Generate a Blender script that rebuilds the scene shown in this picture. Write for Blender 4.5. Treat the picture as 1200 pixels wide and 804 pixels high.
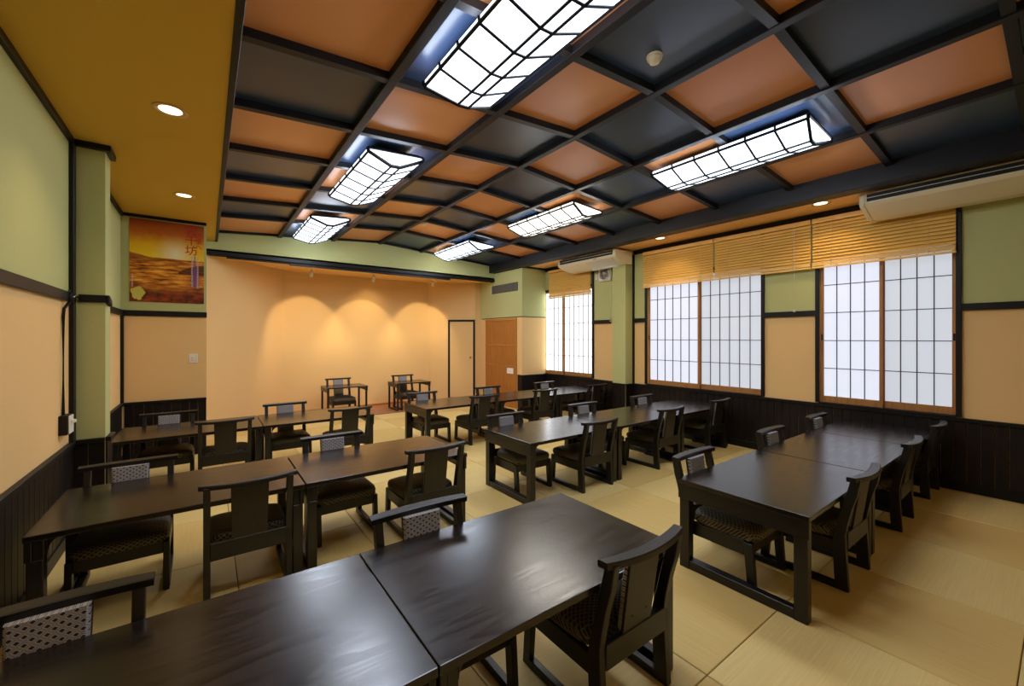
import bpy, bmesh, math, random
from mathutils import Vector, Matrix

S = bpy.context.scene
for o in list(bpy.data.objects):
    bpy.data.objects.remove(o)
random.seed(7)
R = math.radians

# ------------------------------------------------------------------ camera
cam = bpy.data.cameras.new('camera')
cam.sensor_width = 36.0
cam.lens = 484.4 * 36.0 / 1200.0
cam.shift_y = -5.8 / 1200.0
cam.clip_start = 0.02
camo = bpy.data.objects.new('camera', cam)
camo.location = (0, 0, 1.65)
camo.rotation_euler = (R(90), 0, -R(36.467))
S.collection.objects.link(camo)
S.camera = camo

# ------------------------------------------------------------------ world, exposure, light levels
LAMP = 15.0        # radiance of the ceiling lamp diffusers
PAPER = 0.70       # daylight through the shoji paper
DOWN_W = 34.0      # watts of a warm downlight
SPOT_W = 78.0      # watts of a stage spot
w = bpy.data.worlds.new('world')
S.world = w
w.use_nodes = True
w.node_tree.nodes['Background'].inputs[0].default_value = (0.75, 0.85, 1.0, 1)
w.node_tree.nodes['Background'].inputs[1].default_value = 1.0
S.cycles.sample_clamp_direct = 2.1      # keeps the lattice bars readable against the bright diffusers
S.view_settings.view_transform = 'Standard'
S.view_settings.look = 'None'
S.view_settings.gamma = 1.0
S.view_settings.use_curve_mapping = False
S.view_settings.exposure = 0.2


# ------------------------------------------------------------------ materials
def lin(r, g, b):
    f = lambda c: (c / 255 / 12.92) if c / 255 <= 0.04045 else ((c / 255 + 0.055) / 1.055) ** 2.4
    return (f(r), f(g), f(b), 1)


class NT:
    def __init__(s, name):
        s.m = bpy.data.materials.new(name)
        s.m.use_nodes = True
        s.t = s.m.node_tree
        s.b = s.t.nodes['Principled BSDF']

    def n(s, kind, **kw):
        nd = s.t.nodes.new(kind)
        for k, v in kw.items():
            if k in nd.inputs:
                nd.inputs[k].default_value = v
            else:
                setattr(nd, k, v)
        return nd

    def l(s, a, b):
        s.t.links.new(a, b)

    def math(s, op, a, b=None, c=None):
        nd = s.t.nodes.new('ShaderNodeMath')
        nd.operation = op
        for i, v in enumerate((a, b, c)):
            if v is None:
                continue
            if isinstance(v, (int, float)):
                nd.inputs[i].default_value = v
            else:
                s.l(v, nd.inputs[i])
        return nd.outputs[0]

    def mix(s, fac, a, b):
        nd = s.t.nodes.new('ShaderNodeMix')
        nd.data_type = 'RGBA'
        for sock, v in ((nd.inputs[0], fac), (nd.inputs[6], a), (nd.inputs[7], b)):
            if isinstance(v, (int, float)):
                sock.default_value = v
            elif isinstance(v, tuple):
                sock.default_value = v
            else:
                s.l(v, sock)
        return nd.outputs[2]

    def coord(s, scale=(1, 1, 1), out='Object'):
        tc = s.n('ShaderNodeTexCoord')
        mp = s.n('ShaderNodeMapping')
        mp.inputs['Scale'].default_value = scale
        s.l(tc.outputs[out], mp.inputs[0])
        return mp.outputs[0]

    def bump(s, h, strength=0.2, dist=0.005):
        b = s.n('ShaderNodeBump')
        b.inputs['Strength'].default_value = strength
        b.inputs['Distance'].default_value = dist
        s.l(h, b.inputs['Height'])
        s.l(b.outputs[0], s.b.inputs['Normal'])


def plain(name, col, rough=0.5, spec=0.5, metal=0.0):
    k = NT(name)
    k.b.inputs['Base Color'].default_value = col
    k.b.inputs['Roughness'].default_value = rough
    k.b.inputs['Specular IOR Level'].default_value = spec
    k.b.inputs['Metallic'].default_value = metal
    return k.m


def emit(name, col, strength):
    k = NT(name)
    k.b.inputs['Base Color'].default_value = (0.25, 0.25, 0.25, 1)
    k.b.inputs['Emission Color'].default_value = col
    k.b.inputs['Emission Strength'].default_value = strength
    return k.m


def wallpaper(name, col, dark=0.86):
    k = NT(name)
    nz = k.n('ShaderNodeTexNoise', Scale=140.0, Detail=3.0)
    k.l(k.coord((1, 1, 0.45)), nz.inputs[0])
    n2 = k.n('ShaderNodeTexNoise', Scale=900.0, Detail=1.0)
    k.l(k.coord(), n2.inputs[0])
    d = tuple(c * dark for c in col[:3]) + (1,)
    k.l(k.mix(nz.outputs[0], d, col), k.b.inputs['Base Color'])
    k.b.inputs['Roughness'].default_value = 0.85
    k.b.inputs['Specular IOR Level'].default_value = 0.2
    k.bump(k.math('ADD', nz.outputs[0], n2.outputs[0]), 0.15, 0.002)
    return k.m


def wood(name, c0, c1, axis='x', rough=0.35, spec=0.5, scale=1.0, bump=0.06, rings=10.0):
    """cathedral grain: contour lines of a stretched noise plus fine pores"""
    k = NT(name)
    st = {'x': (0.22, 2.4, 2.4), 'y': (2.4, 0.22, 2.4), 'z': (2.4, 2.4, 0.22)}[axis]
    st = tuple(v * scale for v in st)
    pores = tuple(v * 9 for v in st)
    info = k.n('ShaderNodeObjectInfo')
    off = k.n('ShaderNodeVectorMath', operation='SCALE')
    k.l(info.outputs['Random'], off.inputs['Scale'])
    off.inputs[0].default_value = (13.1, 7.7, 5.3)
    tc = k.n('ShaderNodeTexCoord')
    ad = k.n('ShaderNodeVectorMath', operation='ADD')
    k.l(tc.outputs['Object'], ad.inputs[0])
    k.l(off.outputs[0], ad.inputs[1])

    def noise(sc, scl, det):
        mp = k.n('ShaderNodeMapping')
        mp.inputs['Scale'].default_value = sc
        k.l(ad.outputs[0], mp.inputs[0])
        nz = k.n('ShaderNodeTexNoise', Scale=scl, Detail=det, Roughness=0.5)
        k.l(mp.outputs[0], nz.inputs[0])
        return nz.outputs[0]
    big = noise(st, 2.2, 1.5)
    fine = noise(pores, 5.0, 3.0)
    ring = k.math('FRACT', k.math('MULTIPLY', big, rings))
    ring = k.math('SUBTRACT', 1.0, k.math('POWER', ring, 2.2))
    g = k.math('ADD', k.math('MULTIPLY', ring, 0.55), k.math('MULTIPLY', fine, 0.45))
    k.l(k.mix(g, c0, c1), k.b.inputs['Base Color'])
    k.b.inputs['Specular IOR Level'].default_value = spec
    k.l(k.math('ADD', k.math('MULTIPLY', g, 0.09), rough - 0.045), k.b.inputs['Roughness'])
    k.bump(g, bump, 0.0012)
    return k.m


def tatami(name, col, axis):
    k = NT(name)
    sc = (1, 260, 1) if axis == 'x' else (260, 1, 1)
    sx = (2.5, 120, 1) if axis == 'x' else (120, 2.5, 1)
    wv = k.n('ShaderNodeTexWave', Scale=1.0, Distortion=0.0)
    wv.bands_direction = 'Y' if axis == 'x' else 'X'
    k.l(k.coord((90, 90, 90)), wv.inputs[0])
    nz = k.n('ShaderNodeTexNoise', Scale=1.0, Detail=3.0)
    k.l(k.coord(sx), nz.inputs[0])
    info = k.n('ShaderNodeObjectInfo')
    d = tuple(c * 0.74 for c in col[:3]) + (1,)
    c = k.mix(nz.outputs[0], d, col)
    hsv = k.n('ShaderNodeHueSaturation')
    k.l(c, hsv.inputs['Color'])
    k.l(k.math('ADD', k.math('MULTIPLY', info.outputs['Random'], 0.14), 0.93), hsv.inputs['Value'])
    k.l(hsv.outputs[0], k.b.inputs['Base Color'])
    k.b.inputs['Roughness'].default_value = 0.55
    k.b.inputs['Specular IOR Level'].default_value = 0.3
    k.bump(k.math('ADD', wv.outputs['Fac'], nz.outputs[0]), 0.25, 0.0015)
    return k.m


def fabric(name, mode):
    """diamond lattice weave: pale ground, gold-brown double lines and navy squares"""
    k = NT(name)
    tc = k.n('ShaderNodeTexCoord')
    sp = k.n('ShaderNodeSeparateXYZ')
    k.l(tc.outputs['Object'], sp.inputs[0])
    u = sp.outputs[0]
    v = sp.outputs[2] if mode == 'pad' else k.math('SUBTRACT', sp.outputs[1], sp.outputs[2])
    u = k.math('MULTIPLY', u, 1 / 0.034)
    v = k.math('MULTIPLY', v, 1 / 0.026)
    a = k.math('FRACT', k.math('ADD', k.math('ADD', u, v), 50.0))
    b = k.math('FRACT', k.math('ADD', k.math('SUBTRACT', u, v), 50.0))
    da = k.math('ABSOLUTE', k.math('SUBTRACT', a, 0.5))
    db = k.math('ABSOLUTE', k.math('SUBTRACT', b, 0.5))
    sq = k.math('LESS_THAN', k.math('MAXIMUM', da, db), 0.235)
    edge = k.math('MAXIMUM', da, db)
    line = k.math('MULTIPLY', k.math('GREATER_THAN', edge, 0.40), k.math('LESS_THAN', edge, 0.455))
    nz = k.n('ShaderNodeTexNoise', Scale=900.0, Detail=1.0)
    k.l(tc.outputs['Object'], nz.inputs[0])
    if mode == 'pad':
        g0, g1, ln, sqc = lin(134, 134, 142), lin(194, 192, 196), lin(84, 66, 30), lin(26, 23, 46)
    else:
        g0, g1, ln, sqc = lin(44, 42, 42), lin(68, 64, 62), lin(160, 146, 116), lin(18, 17, 24)
    ground = k.mix(nz.outputs[0], g0, g1)
    c = k.mix(line, ground, ln)
    c = k.mix(sq, c, sqc)
    k.l(c, k.b.inputs['Base Color'])
    k.b.inputs['Roughness'].default_value = 0.6
    k.b.inputs['Specular IOR Level'].default_value = 0.4
    k.bump(k.math('ADD', edge, nz.outputs[0]), 0.2, 0.001)
    return k.m


def poster_mat():
    k = NT('poster_print')
    tc = k.n('ShaderNodeTexCoord')
    sp = k.n('ShaderNodeSeparateXYZ')
    k.l(tc.outputs['Object'], sp.inputs[0])
    u = k.math('DIVIDE', sp.outputs[0], 0.79)        # 0..1 across
    v = k.math('DIVIDE', sp.outputs[2], 1.11)        # 0..1 up
    n1 = k.n('ShaderNodeTexNoise', Scale=1.0, Detail=5.0, Roughness=0.6)
    k.l(k.coord((5, 1, 30)), n1.inputs[0])
    n2 = k.n('ShaderNodeTexNoise', Scale=1.0, Detail=6.0, Roughness=0.65)
    k.l(k.coord((9, 1, 12)), n2.inputs[0])
    # sky
    sky = k.n('ShaderNodeValToRGB')
    e = sky.color_ramp.elements
    e[0].position, e[0].color = 0.52, lin(255, 222, 40)
    e[1].position, e[1].color = 1.0, lin(140, 48, 16)
    x = e.new(0.68); x.color = lin(245, 190, 20)
    x = e.new(0.84); x.color = lin(190, 98, 20)
    k.l(k.math('ADD', v, k.math('MULTIPLY', k.math('SUBTRACT', n2.outputs[0], 0.5), 0.12)), sky.inputs[0])
    du = k.math('SUBTRACT', u, 0.60)
    dv = k.math('MULTIPLY', k.math('SUBTRACT', v, 0.60), 1.3)
    dist = k.math('SQRT', k.math('ADD', k.math('MULTIPLY', du, du), k.math('MULTIPLY', dv, dv)))
    sun = k.math('POWER', k.math('MAXIMUM', k.math('SUBTRACT', 1.0, k.math('MULTIPLY', dist, 2.9)), 0.0), 1.8)
    skyc = k.mix(sun, sky.outputs[0], lin(255, 246, 215))
    # sea of clouds
    sea = k.n('ShaderNodeValToRGB')
    e = sea.color_ramp.elements
    e[0].position, e[0].color = 0.36, lin(112, 50, 10)
    e[1].position, e[1].color = 0.66, lin(255, 190, 70)
    x = e.new(0.5); x.color = lin(214, 124, 24)
    k.l(n1.outputs[0], sea.inputs[0])
    gnd = k.n('ShaderNodeValToRGB')
    e = gnd.color_ramp.elements
    e[0].position, e[0].color = 0.35, lin(34, 10, 6)
    e[1].position, e[1].color = 0.68, lin(170, 62, 16)
    k.l(n2.outputs[0], gnd.inputs[0])
    t = k.math('SUBTRACT', 1.0, k.math('MULTIPLY', k.math('SUBTRACT', v, 0.10), 7.0))
    seac = k.mix(k.math('MINIMUM', k.math('MAXIMUM', t, 0.0), 1.0), sea.outputs[0], gnd.outputs[0])
    hor = k.math('ADD', 0.535, k.math('MULTIPLY', k.math('MAXIMUM', k.math('SUBTRACT', 0.30, u), 0.0), 0.16))
    hor = k.math('ADD', hor, k.math('MULTIPLY', n2.outputs[0], 0.02))
    c = k.mix(k.math('LESS_THAN', v, hor), skyc, seac)
    hill = k.math('MULTIPLY', k.math('LESS_THAN', v, k.math('SUBTRACT', hor, 0.005)), k.math('GREATER_THAN', v, k.math('ADD', 0.485, k.math('MULTIPLY', u, 0.06))))
    c = k.mix(k.math('MULTIPLY', hill, 0.6), c, lin(128, 58, 10))
    # dark headland on the right
    hu = k.math('SUBTRACT', 1.0, k.math('MULTIPLY', k.math('SUBTRACT', u, 0.64), 2.6))
    hu = k.math('MINIMUM', k.math('MAXIMUM', hu, 0.0), 1.0)
    top = k.math('SUBTRACT', 0.49, k.math('MULTIPLY', k.math('MULTIPLY', hu, hu), 0.10))
    hd = k.math('MULTIPLY', k.math('MULTIPLY', k.math('LESS_THAN', v, top), k.math('GREATER_THAN', v, 0.36)), k.math('GREATER_THAN', u, 0.64))
    c = k.mix(k.math('MULTIPLY', hd, 0.85), c, lin(58, 16, 8))
    k.l(c, k.b.inputs['Base Color'])
    k.b.inputs['Roughness'].default_value = 0.35
    return k.m


M = {}
M['green'] = wallpaper('green_wallpaper', lin(192, 193, 132))
M['tan'] = wallpaper('tan_wallpaper', lin(236, 196, 134), 0.92)
M['mustard'] = wallpaper('mustard_ceiling_paper', lin(214, 172, 72), 0.94)
M['orange'] = plain('orange_panel', lin(216, 148, 96), 0.32, 0.5)
M['navy'] = plain('blue_black_panel', lin(47, 64, 94), 0.32, 0.5)
M['mustard_lit'] = wallpaper('mustard_ceiling_paper_lit', lin(236, 190, 128), 0.94)  # same soffit paper as the left side, window light put into a paler colour
M['beam'] = wood('dark_beam_wood', lin(13, 12, 15), lin(26, 24, 28), 'x', 0.5, 0.3)
M['trim'] = plain('black_trim', lin(15, 13, 13), 0.45, 0.3)
M['wainscot'] = wood('dark_wainscot', lin(13, 8, 8), lin(27, 18, 17), 'z', 0.45, 0.3)
M['table'] = wood('black_brown_oak', lin(9, 6, 5), lin(30, 22, 18), 'x', 0.23, 0.6, 1.0, 0.055, 14.0)
M['table_y'] = wood('black_brown_oak_apron', lin(8, 6, 6), lin(22, 18, 17), 'y', 0.34, 0.5, 1.0, 0.03, 8.0)
M['table_z'] = wood('black_brown_oak_leg', lin(8, 6, 6), lin(22, 18, 17), 'z', 0.34, 0.5, 1.0, 0.03, 8.0)
M['chairwood'] = wood('black_chair_wood', lin(10, 8, 8), lin(22, 19, 18), 'z', 0.38, 0.45, 1.0, 0.03)
M['chairpanel'] = wood('chair_back_veneer', lin(22, 18, 13), lin(38, 31, 23), 'z', 0.42, 0.45)
M['pad'] = fabric('lattice_weave_back', 'pad')
M['seat'] = fabric('lattice_weave_seat', 'seat')
M['tat_a'] = tatami('tatami_sheen_pale', lin(236, 207, 134), 'x')  # one straw in two tones: sheen of the turned weave painted into the colour
M['tat_b'] = tatami('tatami_sheen_deep', lin(222, 189, 114), 'y')
M['sub'] = plain('dark_joint', lin(90, 72, 44), 0.9)
M['lamp'] = emit('lamp_diffuser', (0.86, 0.96, 1.12, 1), LAMP)
M['lampwarm'] = emit('lamp_diffuser_warm', (1.0, 0.96, 0.84, 1), LAMP)
M['lattice'] = plain('lamp_lattice', lin(14, 14, 18), 0.6, 0.2)
M['paper'] = emit('shoji_paper', (0.86, 0.90, 1.06, 1), PAPER)
M['paper2'] = emit('shoji_paper_doubled', (0.80, 0.85, 0.95, 1), PAPER * 0.80)
M['paper3'] = emit('shoji_paper_bright', (0.92, 0.96, 1.0, 1), PAPER * 1.9)
M['gap'] = emit('bare_daylight_pane', (0.90, 0.96, 1.04, 1), 5.5)
M['shoji'] = wood('shoji_frame_wood', lin(140, 92, 44), lin(176, 122, 62), 'z', 0.5)
M['muntin'] = plain('muntin_wood', lin(70, 46, 40), 0.6, 0.2)
M['blind'] = wood('honey_blind_wood', lin(232, 178, 84), lin(250, 208, 118), 'y', 0.30)
M['doorwood'] = wood('door_slat_wood', lin(160, 98, 36), lin(190, 124, 54), 'z', 0.45)
M['white'] = plain('white_plastic', lin(226, 222, 210), 0.4)
M['cream'] = plain('cream_plastic', lin(226, 214, 182), 0.4)
M['grey'] = plain('grey_metal', lin(122, 120, 112), 0.45, 0.5, 0.3)
M['black'] = plain('black_plastic', lin(16, 14, 14), 0.6, 0.3)
M['chrome'] = plain('chrome', lin(200, 200, 200), 0.25, 0.5, 1.0)
M['brass'] = plain('brass', lin(200, 170, 90), 0.3, 0.5, 1.0)
M['paperwhite'] = plain('white_note', lin(240, 236, 228), 0.8)
M['bulb'] = emit('warm_bulb', (1.0, 0.80, 0.50, 1), 5.0)
M['reflector'] = plain('downlight_reflector', lin(210, 180, 120), 0.3, 0.5, 0.7)
M['stagefloor'] = wood('stage_floor_wood', lin(120, 74, 52), lin(170, 116, 84), 'x', 0.4)
M['red'] = plain('poster_red_ink', lin(176, 24, 14), 0.6)
M['violet'] = plain('poster_violet_ink', lin(120, 78, 130), 0.6)
M['pale'] = plain('poster_pale_ink', lin(205, 176, 190), 0.6)
M['yellow'] = plain('poster_yellow_ink', lin(214, 196, 88), 0.6)
M['poster'] = poster_mat()
k = NT('clear_plastic')
k.b.inputs['Base Color'].default_value = lin(220, 220, 225)
k.b.inputs['Roughness'].default_value = 0.2
k.b.inputs['Alpha'].default_value = 0.18
M['clear'] = k.m


# ------------------------------------------------------------------ mesh helpers
class MB:
    """collects shapes into one mesh"""

    def __init__(s):
        s.v, s.f, s.mi, s.sm = [], [], [], []

    def add(s, vs, fs, mi=0, smooth=False):
        o = len(s.v)
        s.v += [tuple(p) for p in vs]
        for f in fs:
            s.f.append([i + o for i in f])
            s.mi.append(mi)
            s.sm.append(smooth)
        return s

    def box(s, x0, x1, y0, y1, z0, z1, mi=0, mat=None):
        vs = [(x, y, z) for z in (z0, z1) for y in (y0, y1) for x in (x0, x1)]
        if mat is not None:
            vs = [mat @ Vector(p) for p in vs]
        return s.add(vs, [(0, 2, 3, 1), (4, 5, 7, 6), (0, 1, 5, 4), (2, 6, 7, 3), (0, 4, 6, 2), (1, 3, 7, 5)], mi)

    def prism(s, poly, axis, a, b, mi=0, mat=None):
        """poly: 2D points; axis x -> (y,z), y -> (x,z), z -> (x,y)"""
        def P(p, t):
            return {'x': (t, p[0], p[1]), 'y': (p[0], t, p[1]), 'z': (p[0], p[1], t)}[axis]
        n = len(poly)
        vs = [P(p, a) for p in poly] + [P(p, b) for p in poly]
        if mat is not None:
            vs = [mat @ Vector(p) for p in vs]
        fs = [tuple(range(n)), tuple(range(2 * n - 1, n - 1, -1))]
        fs += [(i, i + n, (i + 1) % n + n, (i + 1) % n) for i in range(n)]
        return s.add(vs, fs, mi)

    def loft(s, rings, closed=True, cap=True, mi=0, smooth=True):
        n = len(rings[0])
        vs = [p for r in rings for p in r]
        fs = []
        for i in range(len(rings) - 1):
            for j in range(n if closed else n - 1):
                k2 = (j + 1) % n
                fs.append((i * n + j, i * n + k2, (i + 1) * n + k2, (i + 1) * n + j))
        if cap and closed:
            fs.append(tuple(range(n - 1, -1, -1)))
            fs.append(tuple((len(rings) - 1) * n + j for j in range(n)))
        return s.add(vs, fs, mi, smooth)

    def lathe(s, prof, seg=24, mi=0, mat=None, smooth=True):
        rings = []
        for r, z in prof:
            ring = [Vector((r * math.cos(2 * math.pi * i / seg), r * math.sin(2 * math.pi * i / seg), z)) for i in range(seg)]
            if mat is not None:
                ring = [mat @ p for p in ring]
            rings.append(ring)
        return s.loft(rings, True, True, mi, smooth)

    def tube(s, pts, r, seg=8, mi=0):
        pts = [Vector(p) for p in pts]
        rings = []
        for i, p in enumerate(pts):
            d = (pts[min(i + 1, len(pts) - 1)] - pts[max(i - 1, 0)]).normalized()
            a = d.cross(Vector((0, 0, 1)))
            if a.length < 1e-3:
                a = d.cross(Vector((0, 1, 0)))
            a.normalize()
            b = d.cross(a)
            rings.append([p + r * (a * math.cos(2 * math.pi * j / seg) + b * math.sin(2 * math.pi * j / seg)) for j in range(seg)])
        return s.loft(rings, True, True, mi, True)

    def mesh(s, name, mats, bevel=0.0, seg=1, origin=(0, 0, 0)):
        ox, oy, oz = origin
        me = bpy.data.meshes.new(name)
        me.from_pydata([(x - ox, y - oy, z - oz) for x, y, z in s.v], [], s.f)
        for m in (mats if isinstance(mats, (list, tuple)) else [mats]):
            me.materials.append(m)
        for p, mi, sm in zip(me.polygons, s.mi, s.sm):
            p.material_index = mi
            p.use_smooth = sm
        bm = bmesh.new()
        bm.from_mesh(me)
        bmesh.ops.recalc_face_normals(bm, faces=bm.faces)
        if bevel:
            ed = [e for e in bm.edges if len(e.link_faces) == 2 and e.calc_face_angle(0) > 0.5]
            bmesh.ops.bevel(bm, geom=ed, offset=bevel, segments=seg, profile=0.6, affect='EDGES', clamp_overlap=True)
        bm.to_mesh(me)
        bm.free()
        me.update()
        return me


def link(name, me, parent=None, loc=(0, 0, 0), rz=0.0):
    o = bpy.data.objects.new(name, me)
    S.collection.objects.link(o)
    o.location = loc
    o.rotation_euler = (0, 0, rz)
    if parent is not None:
        o.parent = parent
    return o


def part(name, mb, mats, parent=None, bevel=0.0, seg=1, origin=(0, 0, 0)):
    return link(name, mb.mesh(name, mats, bevel, seg, origin), parent, origin)


def thing(name, label, cat, loc=(0, 0, 0), rz=0.0, group=None):
    o = link(name, None, None, loc, rz)
    tag(o, label, cat, group)
    return o


def tag(o, label, cat, group=None):
    o['label'] = label
    o['category'] = cat
    if group:
        o['group'] = group
    return o


def struct(name, mb, mats, bevel=0.0, label=None):
    o = part(name, mb, mats, None, bevel)
    o['kind'] = 'structure'
    if label:
        o['label'] = label
    return o


def dup(root, loc, rz, label, cat, group):
    def rec(o, p):
        c = o.copy()
        S.collection.objects.link(c)
        if p is not None:
            c.parent = p
        for ch in o.children:
            rec(ch, c)
        return c
    r = rec(root, None)
    r.location = loc
    r.rotation_euler = (0, 0, rz)
    tag(r, label, cat, group)
    return r


B = MB
XL, XR = -0.905, 6.55
Y0 = -1.0                 # wall behind the photographer
YP, YS, YB = 7.40, 8.65, 10.10   # poster wall, bulkhead over the stage, stage back wall
ZS = 3.30                 # soffit height
DADO = (1.945, 2.02)
WZ = 0.80                 # wainscot height

# ------------------------------------------------------------------ floor
fl = struct('floor', B().box(XL - .1, XR + .1, Y0 - .1, 8.87, -0.08, -0.013), M['sub'], label='tatami floor of square borderless mats')
PX, PY = 0.9005, 0.907
gx0, gy0 = 0.17, 0.153
mats_cache = {}
for i in range(-2, 8):
    for j in range(-2, 11):
        x0, x1 = gx0 + i * PX, gx0 + (i + 1) * PX
        y0, y1 = gy0 + j * PY, gy0 + (j + 1) * PY
        x0, x1 = max(x0, XL), min(x1, XR)
        y0, y1 = max(y0, Y0), min(y1, 8.87)
        if x1 - x0 < 0.03 or y1 - y0 < 0.03:
            continue
        g = 0.0022
        kind = (i + j) % 2
        key = (round(x1 - x0, 3), round(y1 - y0, 3), kind)
        if key not in mats_cache:
            mats_cache[key] = B().box(g, x1 - x0 - g, g, y1 - y0 - g, -0.013, 0).mesh('tatami_mat', M['tat_b'] if kind else M['tat_a'], 0.003)
        link('tatami_mat', mats_cache[key], fl, (x0, y0, 0))
# raised-edge wooden stage floor
sf = struct('floor_stage', B().prism([(-.02, 8.872), (6.0, 8.872), (6.0, 9.32), (4.74, 10.12), (1.3, 10.12), (-.02, 8.75)], 'z', -0.08, 0.0), M['stagefloor'], label='brown plank floor of the stage niche')
plank = B().box(0, 1.18, 0, 0.096, 0, 0.008).mesh('floor_plank', M['stagefloor'], 0.001)
for r_ in range(12):
    y = 8.93 + r_ * 0.098
    if y + .098 > 10.09:
        break
    tt = max(0.0, (y + 0.1 - 8.75) / (10.12 - 8.75))
    xa = -0.02 + tt * 1.36 + 0.02
    xb = 5.7 if y < 9.2 else 5.88 - (y + .1 - 9.3) / .8 * 1.26 - 0.05
    x = xa - (r_ % 3) * 0.39
    while x < xb:
        a, b_ = max(x, xa), min(x + 1.18, xb)
        if b_ - a > 0.05:
            link('floor_plank', B().box(0, b_ - a - .002, 0, 0.096, 0, 0.008).mesh('floor_plank', M['stagefloor'], 0.001) if b_ - a < 1.17 else plank, sf, (a, y, 0.0))
        x += 1.18
part('floor_sill', B().box(0.01, 5.82, 8.872, 8.928, 0, 0.012), M['stagefloor'], sf, 0.002)

# ------------------------------------------------------------------ ceiling
CXL, CXR, CXM = 0.155, 5.70, 2.93


def zc(x):
    return 3.485 + 0.20 * (1 - abs(x - CXM) / (CXM - CXL))


ce = B()
ce.prism([(CXL - .2, 3.72), (CXL, zc(CXL) + .03), (CXM, zc(CXM) + .03), (CXR + .2, zc(CXR) + .03), (CXR + .2, 3.80), (CXL - .2, 3.80)], 'y', Y0 - .1, YS + .1)
ceil = struct('ceiling', ce, M['trim'], label='coffered gable ceiling of orange and blue-black panels between dark beams')
BX = [CXL, 1.08, 2.005, CXM, 3.855, 4.78, CXR]
BY = [Y0 - 0.0] + [1.12 + .9 * k_ for k_ in range(-2, 8)] + [YS]
for c in range(6):
    for r_ in range(len(BY) - 1):
        x0, x1, y0, y1 = BX[c], BX[c + 1], BY[r_], BY[r_ + 1]
        if y1 - y0 < 0.05:
            continue
        mb = B().prism([(x0, zc(x0)), (x1, zc(x1)), (x1, zc(x1) + .02), (x0, zc(x0) + .02)], 'y', y0, y1)
        # rows counted so that the far end row of the first column is orange
        dark = (c + (len(BY) - 2 - r_)) % 2
        part('ceiling_panel', mb, M['navy'] if dark else M['orange'], ceil)
BW, BH = 0.034, 0.062
for x in BX[1:-1]:
    part('beam', B().box(x - BW, x + BW, Y0, YS, zc(x) - BH, zc(x) + .01), M['beam'], ceil, 0.004)
for y in BY[1:-1]:
    for xa, xb in ((CXL, CXM), (CXM, CXR)):
        part('beam', B().prism([(xa, zc(xa) - BH + .006), (xb, zc(xb) - BH + .006), (xb, zc(xb) + .01), (xa, zc(xa) + .01)], 'y', y - .03, y + .03), M['beam'], ceil)
for xa, xb in ((CXL, CXM), (CXM, CXR)):
    part('edge_beam', B().prism([(xa, zc(xa) - .04), (xb, zc(xb) - .04), (xb, zc(xb) + .01), (xa, zc(xa) + .01)], 'y', YS - .035, YS), M['beam'], ceil)
# left soffit, fascia, right soffit and its deep beam
part('soffit', B().box(XL - .1, CXL - .04, Y0 - .1, YS + .1, ZS, ZS + .4), M['mustard'], ceil)
part('fascia', B().box(CXL - .04, CXL, Y0 - .1, YS + .0, ZS - .012, 3.6), M['beam'], ceil, 0.003)
part('soffit', B().box(5.90, XR + .1, Y0 - .1, 7.6, ZS + .01, ZS + .4), M['mustard_lit'], ceil)
part('deep_beam', B().box(5.68, 5.90, Y0 - .1, YS, 3.275, 3.62), M['beam'], ceil, 0.004)
part('stage_ceiling', B().prism([(-.1, YS), (6.1, YS), (6.1, 9.5), (4.8, 10.3), (1.2, 10.3), (-.1, 8.75)], 'z', 3.10, 3.16), M['tan'], ceil)

# ------------------------------------------------------------------ walls
def two_tone(mb, fn, z0=0.0, z1=ZS):
    """fn(mb, z0, z1, mi): adds the shape; below the dado tan (0), above green (1)"""
    fn(mb, z0, 1.98, 0)
    fn(mb, 1.98, z1, 1)


WM = [M['tan'], M['green']]
mb = B()
two_tone(mb, lambda m, a, b, i: m.box(XL - .12, XL, Y0 - .1, YP + .02, a, b, i), 0, ZS + .05)
wl = struct('wall_left', mb, WM, label='wall papered green over beige with dark wainscot')
mb = B()
two_tone(mb, lambda m, a, b, i: m.box(XL, -0.70, 4.94, 5.16, a, b, 1), 0, ZS)
col = struct('wall_left_column', mb, WM, label='square green papered pilaster on the beige wall')


def wainscot(parent, p0, p1, nrm, z1=WZ, step=0.098, t=0.014, cap=True):
    """vertical boards from p0 to p1 (x,y); nrm points into the room"""
    p0, p1, nrm = Vector(p0), Vector(p1), Vector(nrm)
    L = (p1 - p0).length
    d = (p1 - p0) / L
    n = max(1, round(L / step))
    wdt = L / n
    ang = math.atan2(d.y, d.x)
    flip = 1 if Vector((-d.y, d.x)).dot(nrm) > 0 else -1
    ya, yb = (0, t) if flip > 0 else (-t, 0)
    me = B().box(.002, wdt - .002, ya, yb, 0.10, z1 - .04).mesh('wainscot_board', M['wainscot'], 0.003)
    for i in range(n):
        p = p0 + d * (i * wdt)
        link('wainscot_board', me, parent, (p.x, p.y, 0), ang)
    ya, yb = (0, t + .022) if flip > 0 else (-t - .022, 0)
    if cap:
        link('wainscot_cap', B().box(0, L, ya, yb, z1 - .04, z1).mesh('wainscot_cap', M['trim'], .004), parent, (p0.x, p0.y, 0), ang)
    ya, yb = (0, t + .01) if flip > 0 else (-t - .01, 0)
    link('skirting', B().box(0, L, ya, yb, 0, .10).mesh('skirting', M['trim'], .003), parent, (p0.x, p0.y, 0), ang)


def rail(parent, x0, x1, y0, y1, z0=DADO[0], z1=DADO[1], name='dado_rail'):
    return part(name, B().box(x0, x1, y0, y1, z0, z1), M['trim'], parent, 0.003)


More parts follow.
